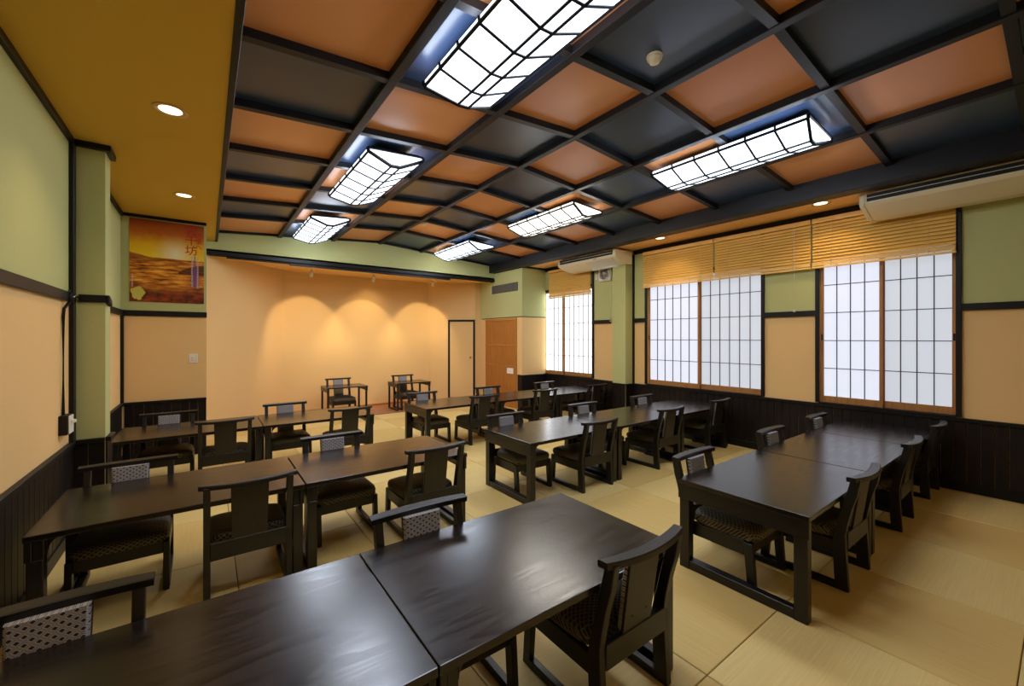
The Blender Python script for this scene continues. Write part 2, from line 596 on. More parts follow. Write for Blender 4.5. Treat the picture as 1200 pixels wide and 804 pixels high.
wainscot(wl, (XL, Y0), (XL, 4.94), (1, 0))
wainscot(wl, (XL, 5.16), (XL, YP), (1, 0))
wainscot(col, (XL, 4.94), (-.70, 4.94), (0, -1))
wainscot(col, (-.70, 4.94), (-.70, 5.16), (1, 0))
rail(wl, XL, XL + .028, Y0, 4.88)
rail(wl, XL, XL + .028, 5.16, YP)
rail(wl, XL, XL + .03, Y0, 4.90, ZS - .05, ZS, 'cornice')
rail(wl, XL, XL + .03, 5.16, YP, ZS - .05, ZS, 'cornice')
rail(col, XL, -.66, 4.90, 4.94, ZS - .05, ZS, 'cornice')
rail(col, -.70, -.66, 4.94, 5.16, ZS - .05, ZS, 'cornice')
tr = struct('trim_1', B().box(XL, XL + .03, 4.86, 4.94, WZ, ZS - .05), M['trim'], 0.003, label='black upright strip beside the green pilaster')

# poster wall and the return behind it
mb = B()
two_tone(mb, lambda m, a, b, i: m.box(XL - .12, 0.0, YP, YP + .1, a, b, i), 0, ZS + .02)
two_tone(mb, lambda m, a, b, i: m.box(-.1, 0.0, YP + .1, YS + .15, a, b, i), 0, ZS + .02)
wp = struct('wall_poster', mb, WM, label='short wall with the sunrise poster and a light switch')
wainscot(wp, (XL + .036, YP), (0.0, YP), (0, -1))
rail(wp, XL, 0.004, YP - .02, YP)
rail(wp, XL, 0.0, YP - .025, YP, ZS - .04, ZS, 'cornice')
struct('trim_2', B().box(XL, XL + .034, YP - .034, YP, WZ, DADO[0]), M['trim'], 0.003, label='black upright strip in the corner below the poster')

# bulkhead over the stage, trim and hanging rail
wb = struct('wall_stage_bulkhead', B().box(-.1, 5.84, YS, YS + .10, 3.06, 3.75), M['green'], label='green bulkhead above the stage niche')
part('lower_trim', B().box(0, 5.83, YS - .025, YS + .10, 3.06, 3.125), M['trim'], wb, 0.003)
struct('trim_3', B().box(0.28, 1.25, YS + .02, YS + .07, 3.03, 3.06).box(1.25, 4.6, YS + .01, YS + .08, 3.012, 3.06), M['trim'], 0.003, label='black rail under the green bulkhead')

# stage back wall: centre and two splayed sides
PA, PBk, PC, PD = (0.0, 8.70), (1.32, YB), (4.72, YB), (5.66, 9.29)
mb = B()
def slab(m, p, q, z0, z1, t=0.1, mi=0):
    p, q = Vector(p), Vector(q)
    d = (q - p).normalized()
    n = Vector((-d.y, d.x)) * t
    m.prism([tuple(p), tuple(q), tuple(q + n), tuple(p + n)], 'z', z0, z1, mi)
slab(mb, PA, PBk, 0, 3.12)
slab(mb, PBk, PC, 0, 3.12)
slab(mb, PC, PD, 0, 3.12)
slab(mb, PD, (5.86, 9.29), 0, 3.12)
wk = struct('wall_back', mb, M['tan'], label='warm lit beige wall of the stage niche')
mb = B()
for p, q in ((PA, PBk), (PBk, PC), (PC, PD)):
    slab(mb, p, q, 0.008, 0.05, -0.012)
bbk = struct('baseboard_stage', mb, M['doorwood'], 0.0, label='thin brown skirting along the stage wall')

# splay door
d = (Vector(PD) - Vector(PC)).normalized()
ang = math.atan2(d.y, d.x)
def on_splay(px_ratio):
    # point of the splayed wall seen along x/y = ratio
    # PC + t d : (x)/(y)=ratio
    t = (px_ratio * PC[1] - PC[0]) / (d.x - px_ratio * d.y)
    return t
def ratio(u):
    th = R(36.467)
    a = (u - 600) / 484.4
    return (math.sin(th) + math.cos(th) * a) / (math.cos(th) - math.sin(th) * a)
t0, t1 = on_splay(ratio(525.3)), on_splay(ratio(556.8))
do = link('door_1', None, None, (PC[0] + d.x * t0, PC[1] + d.y * t0, 0), ang)
do['kind'] = 'structure'
do['label'] = 'beige flush door in a black frame on the stage'
DW = t1 - t0
DB, DT = 0.10, 2.13
part('door_leaf', B().box(.035, DW - .035, -.018, 0.0, DB, DT - .035), M['tan'], do, 0.003)
for a, b in ((0, .05), (DW - .05, DW)):
    part('door_jamb', B().box(a, b, -.03, 0.0, DB - .03, DT), M['trim'], do, 0.003)
part('door_head', B().box(.05, DW - .05, -.03, 0.0, DT - .05, DT), M['trim'], do, 0.003)
part('threshold', B().box(.035, DW - .035, -.03, 0.0, DB - .03, DB), M['doorwood'], do, 0.003)
mt = Matrix.Translation((DW - .12, -.018, 1.14)) @ Matrix.Rotation(R(90), 4, 'X')
part('door_knob', B().lathe([(0.026, 0), (0.026, .006), (.01, .012), (.01, .03), (.024, .04), (.026, .055), (.012, .064)], 16, 0, mt), M['brass'], do)

# corner block with the slatted door
CBX, CBY = 5.83, 7.50
mb = B()
two = lambda a, b, i: mb.box(CBX, XR + .1, CBY, 9.5, a, b, i)
mb.box(CBX, XR - .002, CBY, 9.5, 0, 2.145, 0)
mb.box(CBX, XR - .002, CBY, 9.5, 2.145, ZS + .2, 1)
wc = struct('wall_corner', mb, WM, label='boxed corner block, green over pale tan, beside the stage')
part('picture_rail', B().box(CBX - .006, XR, CBY - .006, CBY, 2.135, 2.152).box(CBX - .006, CBX, CBY, 9.2, 2.135, 2.152), M['trim'], wc)
wainscot(wc, (CBX, CBY), (XR, CBY), (0, -1))
part('wainscot_end', B().box(CBX - .014, CBX, CBY - .014, CBY + .16, 0, WZ), M['wainscot'], wc, 0.003)
part('cornice', B().box(CBX - .02, XR, CBY - .02, CBY, ZS - .03, ZS + .01).box(CBX - .02, CBX, CBY, YS - .04, ZS - .035, 3.275), M['trim'], wc)
# slatted wooden door
d2 = link('door_2', None, None, (CBX, 7.69, 0), 0)
d2['kind'] = 'structure'
d2['label'] = 'brown slatted wooden door beside the stage'
L2 = 1.32
part('door_leaf', B().box(-.012, 0, 0, L2, 0.02, 2.12), M['doorwood'], d2, 0.002)
ns = 20
sl = B().box(-.026, -.012, .006, L2 / ns - .006, .06, 2.06).mesh('door_slat', M['doorwood'], 0.002)
for i in range(ns):
    link('door_slat', sl, d2, (0, i * L2 / ns, 0))
for z in (0.04, 0.98, 1.47, 2.09):
    part('door_rail', B().box(-.031, -.012, 0, L2, z - .022, z + .022), M['doorwood'], d2, 0.002)

# right wall with three window openings
WINS = [(6.0, 7.55), (2.70, 4.65), (0.745, 1.985)]      # far to near, inner openings
ZO = (0.80, 2.76)
mb = B()
def seg(y0, y1, z0, z1):
    if z0 < 1.98 < z1:
        mb.box(XR, XR + .12, y0, y1, z0, 1.98, 0)
        mb.box(XR, XR + .12, y0, y1, 1.98, z1, 1)
    else:
        mb.box(XR, XR + .12, y0, y1, z0, z1, 1 if z0 >= 1.98 else 0)
ys = Y0 - .1
for a, b in sorted(WINS):
    seg(ys, a, 0, ZS + .05)
    seg(a, b, 0, ZO[0])
    seg(a, b, ZO[1], ZS + .05)
    ys = b
seg(ys, 9.5, 0, ZS + .05)
wr = struct('wall_right', mb, WM, label='window wall papered green over tan with dark wainscot')
wcol = struct('wall_right_column', B().box(6.32, XR, 4.97, 5.275, 0, ZS + .01), M['green'], label='square green papered pilaster between the windows')
wainscot(wr, (XR, Y0), (XR, 4.97), (-1, 0), 0.79)
wainscot(wr, (XR, 5.275), (XR, CBY), (-1, 0), 0.79)
wainscot(wcol, (6.32, 4.97), (XR, 4.97), (0, -1), 0.79)
wainscot(wcol, (6.32, 4.97), (6.32, 5.275), (-1, 0), 0.79)
for a, b in ((Y0, .72), (2.01, 2.68), (4.68, 4.95), (5.50, 5.97)):
    rail(wr, XR - .028, XR, a, b)
rail(wr, XR - .03, XR, Y0, 4.94, ZS - .07, ZS + .01, 'cornice')
rail(wr, XR - .03, XR, 5.30, CBY - .02, ZS - .07, ZS + .01, 'cornice')
struct('trim_4', B().box(XR - .03, XR, 4.935, 4.968, .79, ZS - .07), M['trim'], 0.003, label='thin black upright strip beside the window pilaster')

# front wall behind the photographer
mb = B()
two_tone(mb, lambda m, a, b, i: m.box(XL - .1, XR + .1, Y0 - .12, Y0, a, b, i), 0, 3.8)
struct('wall_front', mb, WM, label='plain papered wall behind the viewer')

# ------------------------------------------------------------------ shoji windows
ROWZ = [0.889 + .364 * i for i in range(6)]


def shoji_window(idx, y0, y1, cols, matsets, label):
    wn = link('window_%d' % idx, None)
    wn['kind'] = 'structure'
    wn['label'] = label
    # dark posts and sill, flush in the wall
    for a, b in ((y0 - .045, y0 + .0), (y1, y1 + .045)) if idx > 1 else ((y0 - .045, y0),):
        part('window_post', B().box(XR - .03, XR + .0, a, b, ZO[0] - .0, 3.235), M['trim'], wn, 0.003)
    part('window_sill', B().box(XR - .04, XR + .10, y0, y1, ZO[0] - .008, ZO[0] + .006), M['trim'], wn)
    part('window_head', B().box(XR - .012, XR + .10, y0, y1, ZO[1] - .01, ZO[1] + .03), M['trim'], wn)
    ym = (y0 + y1) / 2 if cols[0] == cols[1] else y0 + (y1 - y0) * cols[0] / (cols[0] + cols[1])
    spans = [(y0 + .002, ym + .012, cols[0], .055, matsets[0]), (ym - .012, y1 - .002, cols[1], .02, matsets[1])]
    for a, b, nc, dx, pm in spans:
        x0, x1 = XR + dx, XR + dx + .03
        fr = B()
        st = .034
        fr.box(x0, x1, a, a + st, .806, ZO[1] - .012).box(x0, x1, b - st, b, .806, ZO[1] - .012)
        fr.box(x0, x1, a + st, b - st, .806, .889).box(x0, x1, a + st, b - st, 2.709, ZO[1] - .012)
        f = part('shoji_frame', fr, M['shoji'], wn, 0.002)
        cw = (b - a - 2 * st) / nc
        pane = B().box(x0 + .016, x0 + .019, .0, cw - .001, 0, .363).mesh('paper_pane', pm)
        for i in range(nc):
            for j in range(5):
                if idx == 1 and dx < .03 and i == nc - 1:
                    if j == 0:
                        gp = B().box(x0 + .016, x0 + .019, .0, cw - .001, 0, .363).mesh('paper_pane', M['gap'])
                    link('paper_pane', gp, f, (0, a + st + i * cw, ROWZ[j]))
                    continue
                link('paper_pane', pane, f, (0, a + st + i * cw, ROWZ[j]))
        vm = B().box(x0 + .004, x0 + .0155, -.0045, .0045, .889, 2.709).mesh('muntin', M['muntin'])
        for i in range(1, nc):
            link('muntin', vm, f, (0, a + st + i * cw, 0))
        hm = B().box(x0 + .005, x0 + .0155, a + st, b - st, -.0045, .0045).mesh('muntin', M['muntin'])
        for j in range(1, 5):
            link('muntin', hm, f, (0, 0, ROWZ[j]))
        pull = B().box(x0 - .002, x0, a + .008, a + .026, 1.62, 1.70) if dx > .03 else B().box(x0 - .002, x0, b - .026, b - .008, 1.62, 1.70)
        part('finger_pull', pull, M['black'], f)
    return wn


shoji_window(1, *WINS[0], (6, 4), (M['paper3'], M['paper3']), 'shoji window beside the boxed corner block')
shoji_window(2, *WINS[1], (6, 6), (M['paper2'], M['paper']), 'wide shoji window with six panes across each screen')
shoji_window(3, *WINS[2], (4, 4), (M['paper2'], M['paper']), 'shoji window with four panes across each screen')


# ------------------------------------------------------------------ wooden blinds
def blind(y0, y1, label, cord_y=None, cord_z=2.0):
    t = thing('wooden_blind', label, 'blind', (XR - .06, y0, 0), 0, 'raised wooden blinds over the windows')
    L = y1 - y0
    part('head_rail', B().box(-.025, .025, 0, L, 3.165, 3.225), M['blind'], t, 0.003)
    me = B().prism([(-.0155, -.0205), (-.0135, -.0215), (.0155, .0205), (.0135, .0215)], 'y', 0.004, L - .004).mesh('blind_slat', M['blind'])
    n = 13
    for i in range(n):
        link('blind_slat', me, t, (0, 0, 3.135 - i * .041))
    me2 = B().prism([(-.018, -.005), (-.018, .002), (.018, .005), (.018, -.002)], 'y', 0.004, L - .004).mesh('blind_slat', M['blind'])
    for i in range(6):
        link('blind_slat', me2, t, (0, 0, 2.647 - i * .0082))
    part('bottom_rail', B().box(-.02, .02, 0, L, 2.57, 2.594), M['blind'], t, 0.003)
    for f in (.16, .84):
        part('ladder_cord', B().tube([(-.023, L * f, 3.165), (-.023, L * f, 2.572)], .0018, 6), M['cream'], t)
    if cord_y is not None:
        c = part('pull_cord', B().tube([(-.03, cord_y - y0, 3.17), (-.03, cord_y - y0, cord_z)], .0022, 6), M['white'], t)
        mt = Matrix.Translation((-.03, cord_y - y0, cord_z - .035))
        part('cord_tassel', B().lathe([(.014, 0), (.012, .03), (.004, .04)], 10, 0, mt), M['white'], c)


blind(6.0, 7.32, 'wooden slat blind over the window beside the boxed corner block')
blind(3.385, 4.70, 'wooden slat blind hanging next to the green window pilaster')
blind(2.065, 3.37, 'wooden slat blind with a long white pull cord, middle of three', 2.25, 2.04)
blind(.735, 2.05, 'wooden slat blind half hidden by the cream air conditioner')


# ------------------------------------------------------------------ ceiling lamps
def ceiling_lamp(cx, y0, y1, label, warm=False):
    W, H = .56, .15
    side = -1 if cx < CXM else 1
    tilt = math.atan(0.20 / (CXM - CXL)) * (1 if side > 0 else -1)
    zt = zc(cx) - BH - .004
    t = thing('ceiling_lamp', label, 'lamp', (cx, y0, zt), 0, 'lattice ceiling lamps')
    t.rotation_euler = (0, tilt, 0)
    L = y1 - y0
    part('base_plate', B().box(-W / 2 + .035, W / 2 - .035, .02, L - .02, -.03, 0), M['lattice'], t, 0.003)
    lm = M['lampwarm'] if warm else M['lamp']
    # section: short upright sides, two wide slopes, narrow flat bottom; hipped ends
    sec = [(-W / 2, -.03), (-W / 2, -.065), (-.045, -H), (.045, -H), (W / 2, -.065), (W / 2, -.03)]
    di = B()
    inset = .05
    rings = []
    for y, kx in ((0, 1), (L, 1)):
        r_ = []
        for (x, z) in sec:
            dy = inset * max(0, (-z - .065) / (H - .065)) if z < -.065 else 0
            r_.append((x, y + (dy if y == 0 else -dy), z))
        rings.append(r_)
    di.loft(rings, True, True, 0, False)
    dif = part('diffuser', di, lm, t)
    n = 6
    bar = .0085
    def strip(p, q, r=bar):
        return B().tube([p, q], r, 4)
    for i in range(1, n):
        y = L * i / n
        mb = B()
        for a, b in zip(sec[:-1], sec[1:]):
            mb.add(*_bar((a[0], y, a[1]), (b[0], y, b[1]), bar))
        part('cross_bar', mb, M['lattice'], t)
    mb = B()
    for j in (1, 2, 3, 4):
        e = inset * (1 if j in (2, 3) else 0)
        mb.add(*_bar((sec[j][0], e, sec[j][1]), (sec[j][0], L - e, sec[j][1]), bar))
    part('lattice_rail', mb, M['lattice'], t)
    for r_ in rings:
        mb = B()
        for a, b in zip(r_[:-1], r_[1:]):
            mb.add(*_bar(a, b, .012))
        mb.add(*_bar(r_[0], r_[5], .010))
        part('end_frame', mb, M['lattice'], t)
    # small wooden knobs on the bars
    return t


def _bar(p, q, r):
    p, q = Vector(p), Vector(q)
    d_ = (q - p).normalized()
    a = d_.cross(Vector((0.3, 0.2, 0.93))).normalized()
    b = d_.cross(a)
    vs = []
    for c in (p, q):
        for sx, sy in ((-1, -1), (1, -1), (1, 1), (-1, 1)):
            vs.append(c + r * (a * sx + b * sy))
    return vs, [(0, 1, 2, 3), (7, 6, 5, 4), (0, 4, 5, 1), (1, 5, 6, 2), (2, 6, 7, 3), (3, 7, 4, 0)]


ceiling_lamp(1.515, 1.25, 2.72, 'biggest lattice ceiling lamp, cut off by the top picture edge')
ceiling_lamp(1.515, 3.98, 5.53, 'second lattice ceiling lamp in the wall side row')
ceiling_lamp(1.515, 6.68, 8.22, 'lattice ceiling lamp close to the stage, wall side row')
ceiling_lamp(4.30, 1.30, 2.80, 'long lattice ceiling lamp in front of the air conditioner')
ceiling_lamp(4.30, 4.02, 5.55, 'slightly yellow lattice ceiling lamp, middle of window side row', True)
ceiling_lamp(4.30, 6.80, 8.30, 'lattice ceiling lamp close to the stage, window side row')


# ------------------------------------------------------------------ downlights, spots, detectors
def downlight(x, y, z, label, r=.080, watt=DOWN_W, group='warm downlights in the soffits'):
    t = thing('downlight', label, 'lamp', (x, y, z), 0, group)
    part('trim_ring', B().lathe([(r, 0.0), (r + .024, 0.0), (r + .024, -.006), (r, -.006), (r - .004, 0)], 28), M['reflector'], t)
    part('bulb', B().lathe([(r - .010, -.0005), (r * .6, -.004), (.001, -.005)], 28), M['bulb'], t)
    li = bpy.data.lights.new('downlight_beam', 'SPOT')
    li.energy = watt
    li.color = (1.0, .74, .40)
    li.spot_size = R(125)
    li.spot_blend = .9
    li.shadow_soft_size = .06
    lo = link('downlight_beam', li, t, (0, 0, -.02))
    return t


downlight(-.21, 3.877, ZS, 'round warm downlight in the mustard soffit, nearer to us')
downlight(-.21, 6.10, ZS, 'round warm downlight in the mustard soffit in front of the poster')
downlight(-.21, 1.65, ZS, 'round warm downlight in the mustard soffit above the front table')
downlight(6.09, 1.836, ZS + .01, 'round warm downlight in the soffit next to the cut off air conditioner')
downlight(6.06, 4.06, ZS + .01, 'round warm downlight in the soffit between the two air conditioners')
downlight(3.15, 9.70, 3.10, 'small downlight in the stage ceiling', .04, DOWN_W * .6, 'stage lights')


def stage_spot(x, label):
    t = thing('spotlight', label, 'lamp', (x, 9.25, 3.10), 0, 'stage lights')
    aim = Vector((0, .50, -.87)).normalized()
    rot = Vector((0, 0, -1)).rotation_difference(aim).to_matrix().to_4x4()
    part('mount', B().lathe([(.03, -.012), (.03, 0)], 16).tube([(0, 0, -.01), (0, 0, -.10)], .008), M['white'], t)
    mt = Matrix.Translation((0, 0, -.115)) @ rot
    part('shade', B().lathe([(.0, .05), (.028, .05), (.033, .0), (.037, -.075), (.033, -.075), (.029, -.06)], 18, 0, mt), M['white'], t)
    part('bulb', B().lathe([(.028, -.062), (.001, -.066)], 16, 0, mt), M['bulb'], t)
    li = bpy.data.lights.new('spot_beam', 'SPOT')
    li.energy = SPOT_W
    li.color = (1.0, .77, .46)
    li.spot_size = R(80)
    li.spot_blend = .62
    li.shadow_soft_size = .03
    lo = link('spot_beam', li, t, mt @ Vector((0, 0, -.085)))
    lo.rotation_euler = rot.to_euler()


stage_spot(1.73, 'small white spotlight over the stage, beside the splayed poster side')
stage_spot(3.0, 'small white spotlight over the stage, middle of three')
stage_spot(4.44, 'small white spotlight over the stage, on the door side')


def detector(x, y, label):
    t = thing('smoke_detector', label, 'detector', (x, y, zc(x) - .001), 0, 'smoke detectors on the ceiling')
    part('detector_base', B().lathe([(.055, -.012), (.055, 0)], 24), M['cream'], t)
    part('detector_head', B().lathe([(.05, -.012), (.05, -.028), (.038, -.04), (.034, -.052), (.001, -.055)], 24), M['cream'], t)


detector(2.56, 1.76, 'round cream smoke detector on a blue-black ceiling panel')
detector(3.05, 6.72, 'round cream smoke detector on an orange panel near the stage')


# ------------------------------------------------------------------ air conditioners, fan, small wall things
def aircon(y0, y1, label, deflector=False):
    t = thing('air_conditioner', label, 'air conditioner', (0, y0, 0), 0, 'ceiling hung air conditioners')
    L = y1 - y0
    sec = [(5.955, 3.275), (5.945, 3.16), (5.975, 3.13), (6.28, 3.035), (6.425, 3.035), (6.425, 3.275)]
    part('body', B().prism(sec, 'y', .05, L - .05), M['cream'], t, .006, 2)
    for a, b in ((0, .05), (L - .05, L)):
        part('end_cap', B().prism([(x - (.006 if x < 6 else 0), z - .004) for x, z in sec], 'y', a, b), M['cream'], t, .012, 3)
    part('hanger', B().box(6.1, 6.16, .2, .3, 3.275, 3.31).box(6.1, 6.16, L - .3, L - .2, 3.275, 3.31).box(6.34, 6.40, .2, .3, 3.275, 3.31).box(6.34, 6.40, L - .3, L - .2, 3.275, 3.31), M['grey'], t)
    part('air_outlet', B().box(5.938, 5.956, .07, L - .07, 3.175, 3.255), M['black'], t)
    for z in (3.215,):
        part('louver', B().prism([(5.930, z - .006), (5.945, z + .004), (5.945, z + .008), (5.930, z - .002)], 'y', .075, L - .075), M['cream'], t)
    part('panel_seam', B().box(5.99, 6.29, L * .42, L * .42 + .004, 3.0, 3.005), M['grey'], t) if False else None
    part('indicator', B().box(5.936, 5.942, L * .30, L * .30 + .07, 3.146, 3.154), M['black'], t)
    if deflector:
        part('wind_deflector', B().prism([(5.98, 3.125), (6.16, 3.03), (6.16, 3.02), (5.975, 3.115)], 'y', .10, .75).box(6.15, 6.16, .10, .75, 2.98, 3.03), M['clear'], t)
    return t


aircon(4.90, 6.42, 'cream ceiling hung air conditioner above the wall fan', True)
aircon(-.35, 1.43, 'cream ceiling hung air conditioner cut off by the picture edge')

f = thing('wall_fan', 'small white ventilation fan on the green wall below the air conditioner', 'fan', (XR, 5.64, 2.965))
part('housing', B().box(-.05, 0, -.16, .16, -.16, .16), M['white'], f, .012, 2)
mt = Matrix.Translation((-.05, 0, 0)) @ Matrix.Rotation(R(-90), 4, 'Y')
part('grille_ring', B().lathe([(.13, 0), (.145, .006), (.13, .016), (.118, .006), (.118, 0)], 32, 0, mt), M['white'], f)
for rr in (.045, .07, .095):
    part('grille_ring', B().lathe([(rr, .010), (rr + .004, .013), (rr, .016), (rr - .004, .013), (rr, .010)], 28, 0, mt), M['white'], f)
for i in range(5):
    a = 2 * math.pi * i / 5
    m2 = mt @ Matrix.Rotation(a, 4, 'Z')
    part('fan_blade', B().prism([(.02, -.018), (.105, -.045), (.112, .02), (.02, .014)], 'z', .002, .007, 0, m2), M['white'], f)
part('hub', B().lathe([(.026, .002), (.026, .018), (.001, .022)], 16, 0, mt), M['white'], f)
c = part('pull_cord', B().tube([(-.04, -.15, -.15), (-.04, -.152, -.96)], .002, 6), M['white'], f)
part('cord_tassel', B().lathe([(.012, -.03), (.011, 0), (.003, .006)], 10, 0, Matrix.Translation((-.04, -.152, -.96))), M['white'], c)
t = thing('thermostat', 'tiny white control plate on the green wall beside the fan', 'switch', (XR, 5.89, 2.92))
part('plate', B().box(-.012, 0, -.035, .035, -.06, .06), M['white'], t, .004)
part('knob', B().box(-.02, -.012, -.015, .015, -.02, .02), M['cream'], t, .003)

t = thing('light_switch', 'white light switch plate on the tan wall under the poster', 'switch', (-.15, YP, 1.36))
part('plate', B().box(-.05, .05, -.01, 0, -.065, .065), M['white'], t, .004)
part('rocker', B().box(-.018, .018, -.016, -.01, -.035, .035), M['cream'], t, .003)

t = thing('air_vent', 'grey louvred air vent high on the green corner block', 'vent', (CBX, 7.66, 2.86))
part('vent_frame', B().box(-.008, 0, 0, 1.08, -.10, .10), M['black'], t)
vs_ = B().box(-.016, -.008, .0, .02, -.095, .095).mesh('vent_slat', M['grey'])
for i in range(27):
    link('vent_slat', vs_, t, (0, .01 + i * .0395, 0))
part('vent_end', B().box(-.014, 0, 1.08, 1.10, -.105, .105), M['white'], t)

n_ = thing('notice', 'white paper notice stuck on the brown slatted door', 'notice', (CBX - .033, 7.92, .872))
part('sheet', B().box(-.0015, 0, -.13, .13, -.068, .068), M['paperwhite'], n_)

# socket box with black cable at the pilaster
t = thing('socket_box', 'dark brown socket box with white plate beside the green pilaster', 'socket', (XL, 4.62, .98))
part('box', B().box(0, .05, -.055, .085, -.075, .075), M['wainscot'], t, .004)
part('plate', B().box(.05, .06, -.045, .075, -.07, .07), M['white'], t, .004)
part('plug', B().box(.06, .085, .0, .03, .01, .035), M['white'], t, .004)
tag(part('power_cable', B().tube([(XL + .012, 4.645, 1.055), (XL + .012, 4.645, 1.82), (XL + .014, 4.66, 1.88), (XL + .036, 4.70, 1.935), (XL + .036, 4.70, 2.03)], .010, 8), M['black']), 'black cable running up the beige wall from the socket box', 'cable')
t = thing('cable_duct', 'black padded cable duct strapped around the green pilaster', 'cable duct', (XL, 4.94, 1.985))
part('duct', B().box(.045, .225, -.022, 0, -.032, .032), M['black'], t, .008, 2)
part('duct_end', B().prism([(-.022, -.032), (0.0, -.032), (.10, -.06), (.12, -.03), (.10, .0), (.0, .032), (-.022, .032)], 'x', .205, .235), M['black'], t, .006)
part('clip', B().tube([(.03, -.10, .0), (.035, -.05, .012), (.05, -.012, .0)], .006), M['chrome'], t)

# ------------------------------------------------------------------ poster
po = thing('poster', 'poster of a golden sunrise over a sea of clouds', 'poster', (-.82, YP - .0065, 2.137))
part('print', B().box(0, .79, 0, .006, 0, 1.11), M['poster'], po)
PW, PH = .79, 1.11


def glyphs(txt, x, z, size, mat, name):
    cu = bpy.data.curves.new(name, 'FONT')
    cu.body = txt
    cu.size = size
    cu.align_x = 'CENTER'
    cu.space_line = .92
    cu.extrude = .0004
    o = bpy.data.objects.new(name, cu)
    S.collection.objects.link(o)
    bpy.context.view_layer.update()
    dg = bpy.context.evaluated_depsgraph_get()
    me = bpy.data.meshes.new_from_object(o.evaluated_get(dg))
    bpy.data.objects.remove(o)
    me.materials.clear()
    me.materials.append(mat)
    me.transform(Matrix.Rotation(R(90), 4, 'X'))
    return link(name, me, po, (x, -.001, z))


glyphs('雲\n千\n坊', .82 * PW, .875 * PH, .15, M['red'], 'title_lettering')
glyphs('の\n里\nへ', .925 * PW, .84 * PH, .085, M['red'], 'title_lettering')
for kx in range(3):
    x = (.83 + kx * .04) * PW
    mb = B()
    z = .605 * PH
    while z > .215 * PH:
        h = random.uniform(.010, .02)
        mb.box(x - .008, x + .008, -.001, 0, z - h, z)
        z -= h + .005
    part('caption_lettering', mb, M['pale'] if kx != 1 else M['violet'], po)
    part('caption_band', B().box(x - .013, x + .013, -.0005, 0, .21 * PH, .46 * PH), M['violet'], po)
mb = B()
z = .33 * PH
while z > .185 * PH:
    mb.box(.028 * PW, .045 * PW, -.001, 0, z - .012, z)
    z -= .017
part('caption_lettering', mb, M['pale'], po)
pts = []
for i in range(26):
    a = 2 * math.pi * i / 26
    rr = 1 + .10 * math.sin(5 * a + 1) + .05 * math.sin(11 * a)
    pts.append((.105 * PW + .068 * rr * math.cos(a) * (1 + .25 * math.sin(a)), .10 * PH + .088 * rr * math.sin(a)))
part('map_emblem', B().prism(pts, 'y', -.001, 0), M['yellow'], po)


# ------------------------------------------------------------------ tables
def make_table(name, L, D, label, cat, loc, group, H=.63, leg=.062, small=False):
    t = thing(name, label, cat, loc, 0, group)
    th = .032 if not small else .024
    part('tabletop', B().box(-L / 2, L / 2, 0, D, H - th, H), M['table'], t, .004, 2)
    ap = .105 if not small else .075
    for sx in (-1, 1):
        xa = sx * (L / 2 - .004)
        a, b = sorted((xa, xa - sx * .028))
        part('end_apron', B().box(a, b, .004, D - .004, H - th - ap, H - th), M['table_y'], t, .003)
        # floor sled under the apron: two legs and a runner
        xo = sx * (L / 2 - .010)
        xi = xo - sx * leg
        a, b = sorted((xo, xi))
        a2, b2 = sorted((xa - sx * .028, xi - sx * .002))
        for y0, y1 in ((.012, .012 + leg * 1.15), (D - .012 - leg * 1.15, D - .012)):
            mb = B().box(a, b, y0, y1, 0, H - th - ap)
            mb.box(a2, b2, y0, y1, H - th - ap, H - th)
            part('leg', mb, M['table_z'], t, .003)
        part('runner', B().box(a + .004, b - .004, .012 + leg * 1.15, D - .012 - leg * 1.15, 0, .062 if not small else .035), M['table_y'], t, .003)
        if not small:
            # small curved brackets against the top
            for y0, y1 in ((.03, .05), (D - .05, D - .03)):
                pr = []
                xb = xi - sx * .012
                for q in range(7):
                    an = math.pi / 2 * q / 6
                    pr.append((xb - sx * .07 * (1 - math.sin(an)), H - th - .07 * (1 - math.cos(an))))
                pr.append((xb, H - th))
                part('bracket', B().prism(pr, 'y', y0, y1), M['table'], t)
    return t


GT = 'black low dining tables set end to end'
ROW = {'L1': 'front run beside the poster wall side', }
TB = {}
def tb(key, x0, L, y, D, label):
    TB[key] = make_table('dining_table', L - .004, D, label, 'table', (x0 + L / 2, y, 0), GT)
YT = {'L1': (1.165, .84), 'L2': (3.18, .84), 'L3': (5.56, .83), 'R1': (.885, .82), 'R2': (3.10, .83), 'R3': (5.50, .83)}
tb('L1a', -.755, 1.335, *YT['L1'], 'black table filling the bottom left picture corner')
tb('L1b', .58, 1.30, *YT['L1'], 'big black table with bright grain in front, bottom middle of the picture')
tb('L2a', -.76, 1.315, *YT['L2'], 'dark table by the beige wall in the second table run')
tb('L2b', .56, 1.30, *YT['L2'], 'dark reddish table at aisle end of the second run')
tb('L3a', -.77, 1.30, *YT['L3'], 'dark table under the poster wall in the third run')
tb('L3b', .535, 1.28, *YT['L3'], 'dark orange shining table at aisle end of the third run, before the stage')
tb('R1a', 2.755, 1.30, *YT['R1'], 'black table with open sled end at aisle end of the window side front run')
tb('R1b', 4.06, 1.30, *YT['R1'], 'black table in the middle of the window side front run')
tb('R1c', 5.365, 1.14, *YT['R1'], 'black table against the wainscot ending the window side front run')
tb('R2a', 2.515, 1.30, *YT['R2'], 'black table at aisle end of the middle window side run')
tb('R2b', 3.82, 1.30, *YT['R2'], 'black table in the middle of the middle window side run')
tb('R2c', 5.125, 1.28, *YT['R2'], 'black table below the wide window in the middle run')
tb('R3a', 2.535, 1.30, *YT['R3'], 'black table at aisle end of the last window side run')
tb('R3b', 3.84, 1.30, *YT['R3'], 'black table in the middle of the last window side run')
tb('R3c', 5.145, 1.28, *YT['R3'], 'black table below the far window in the last run')
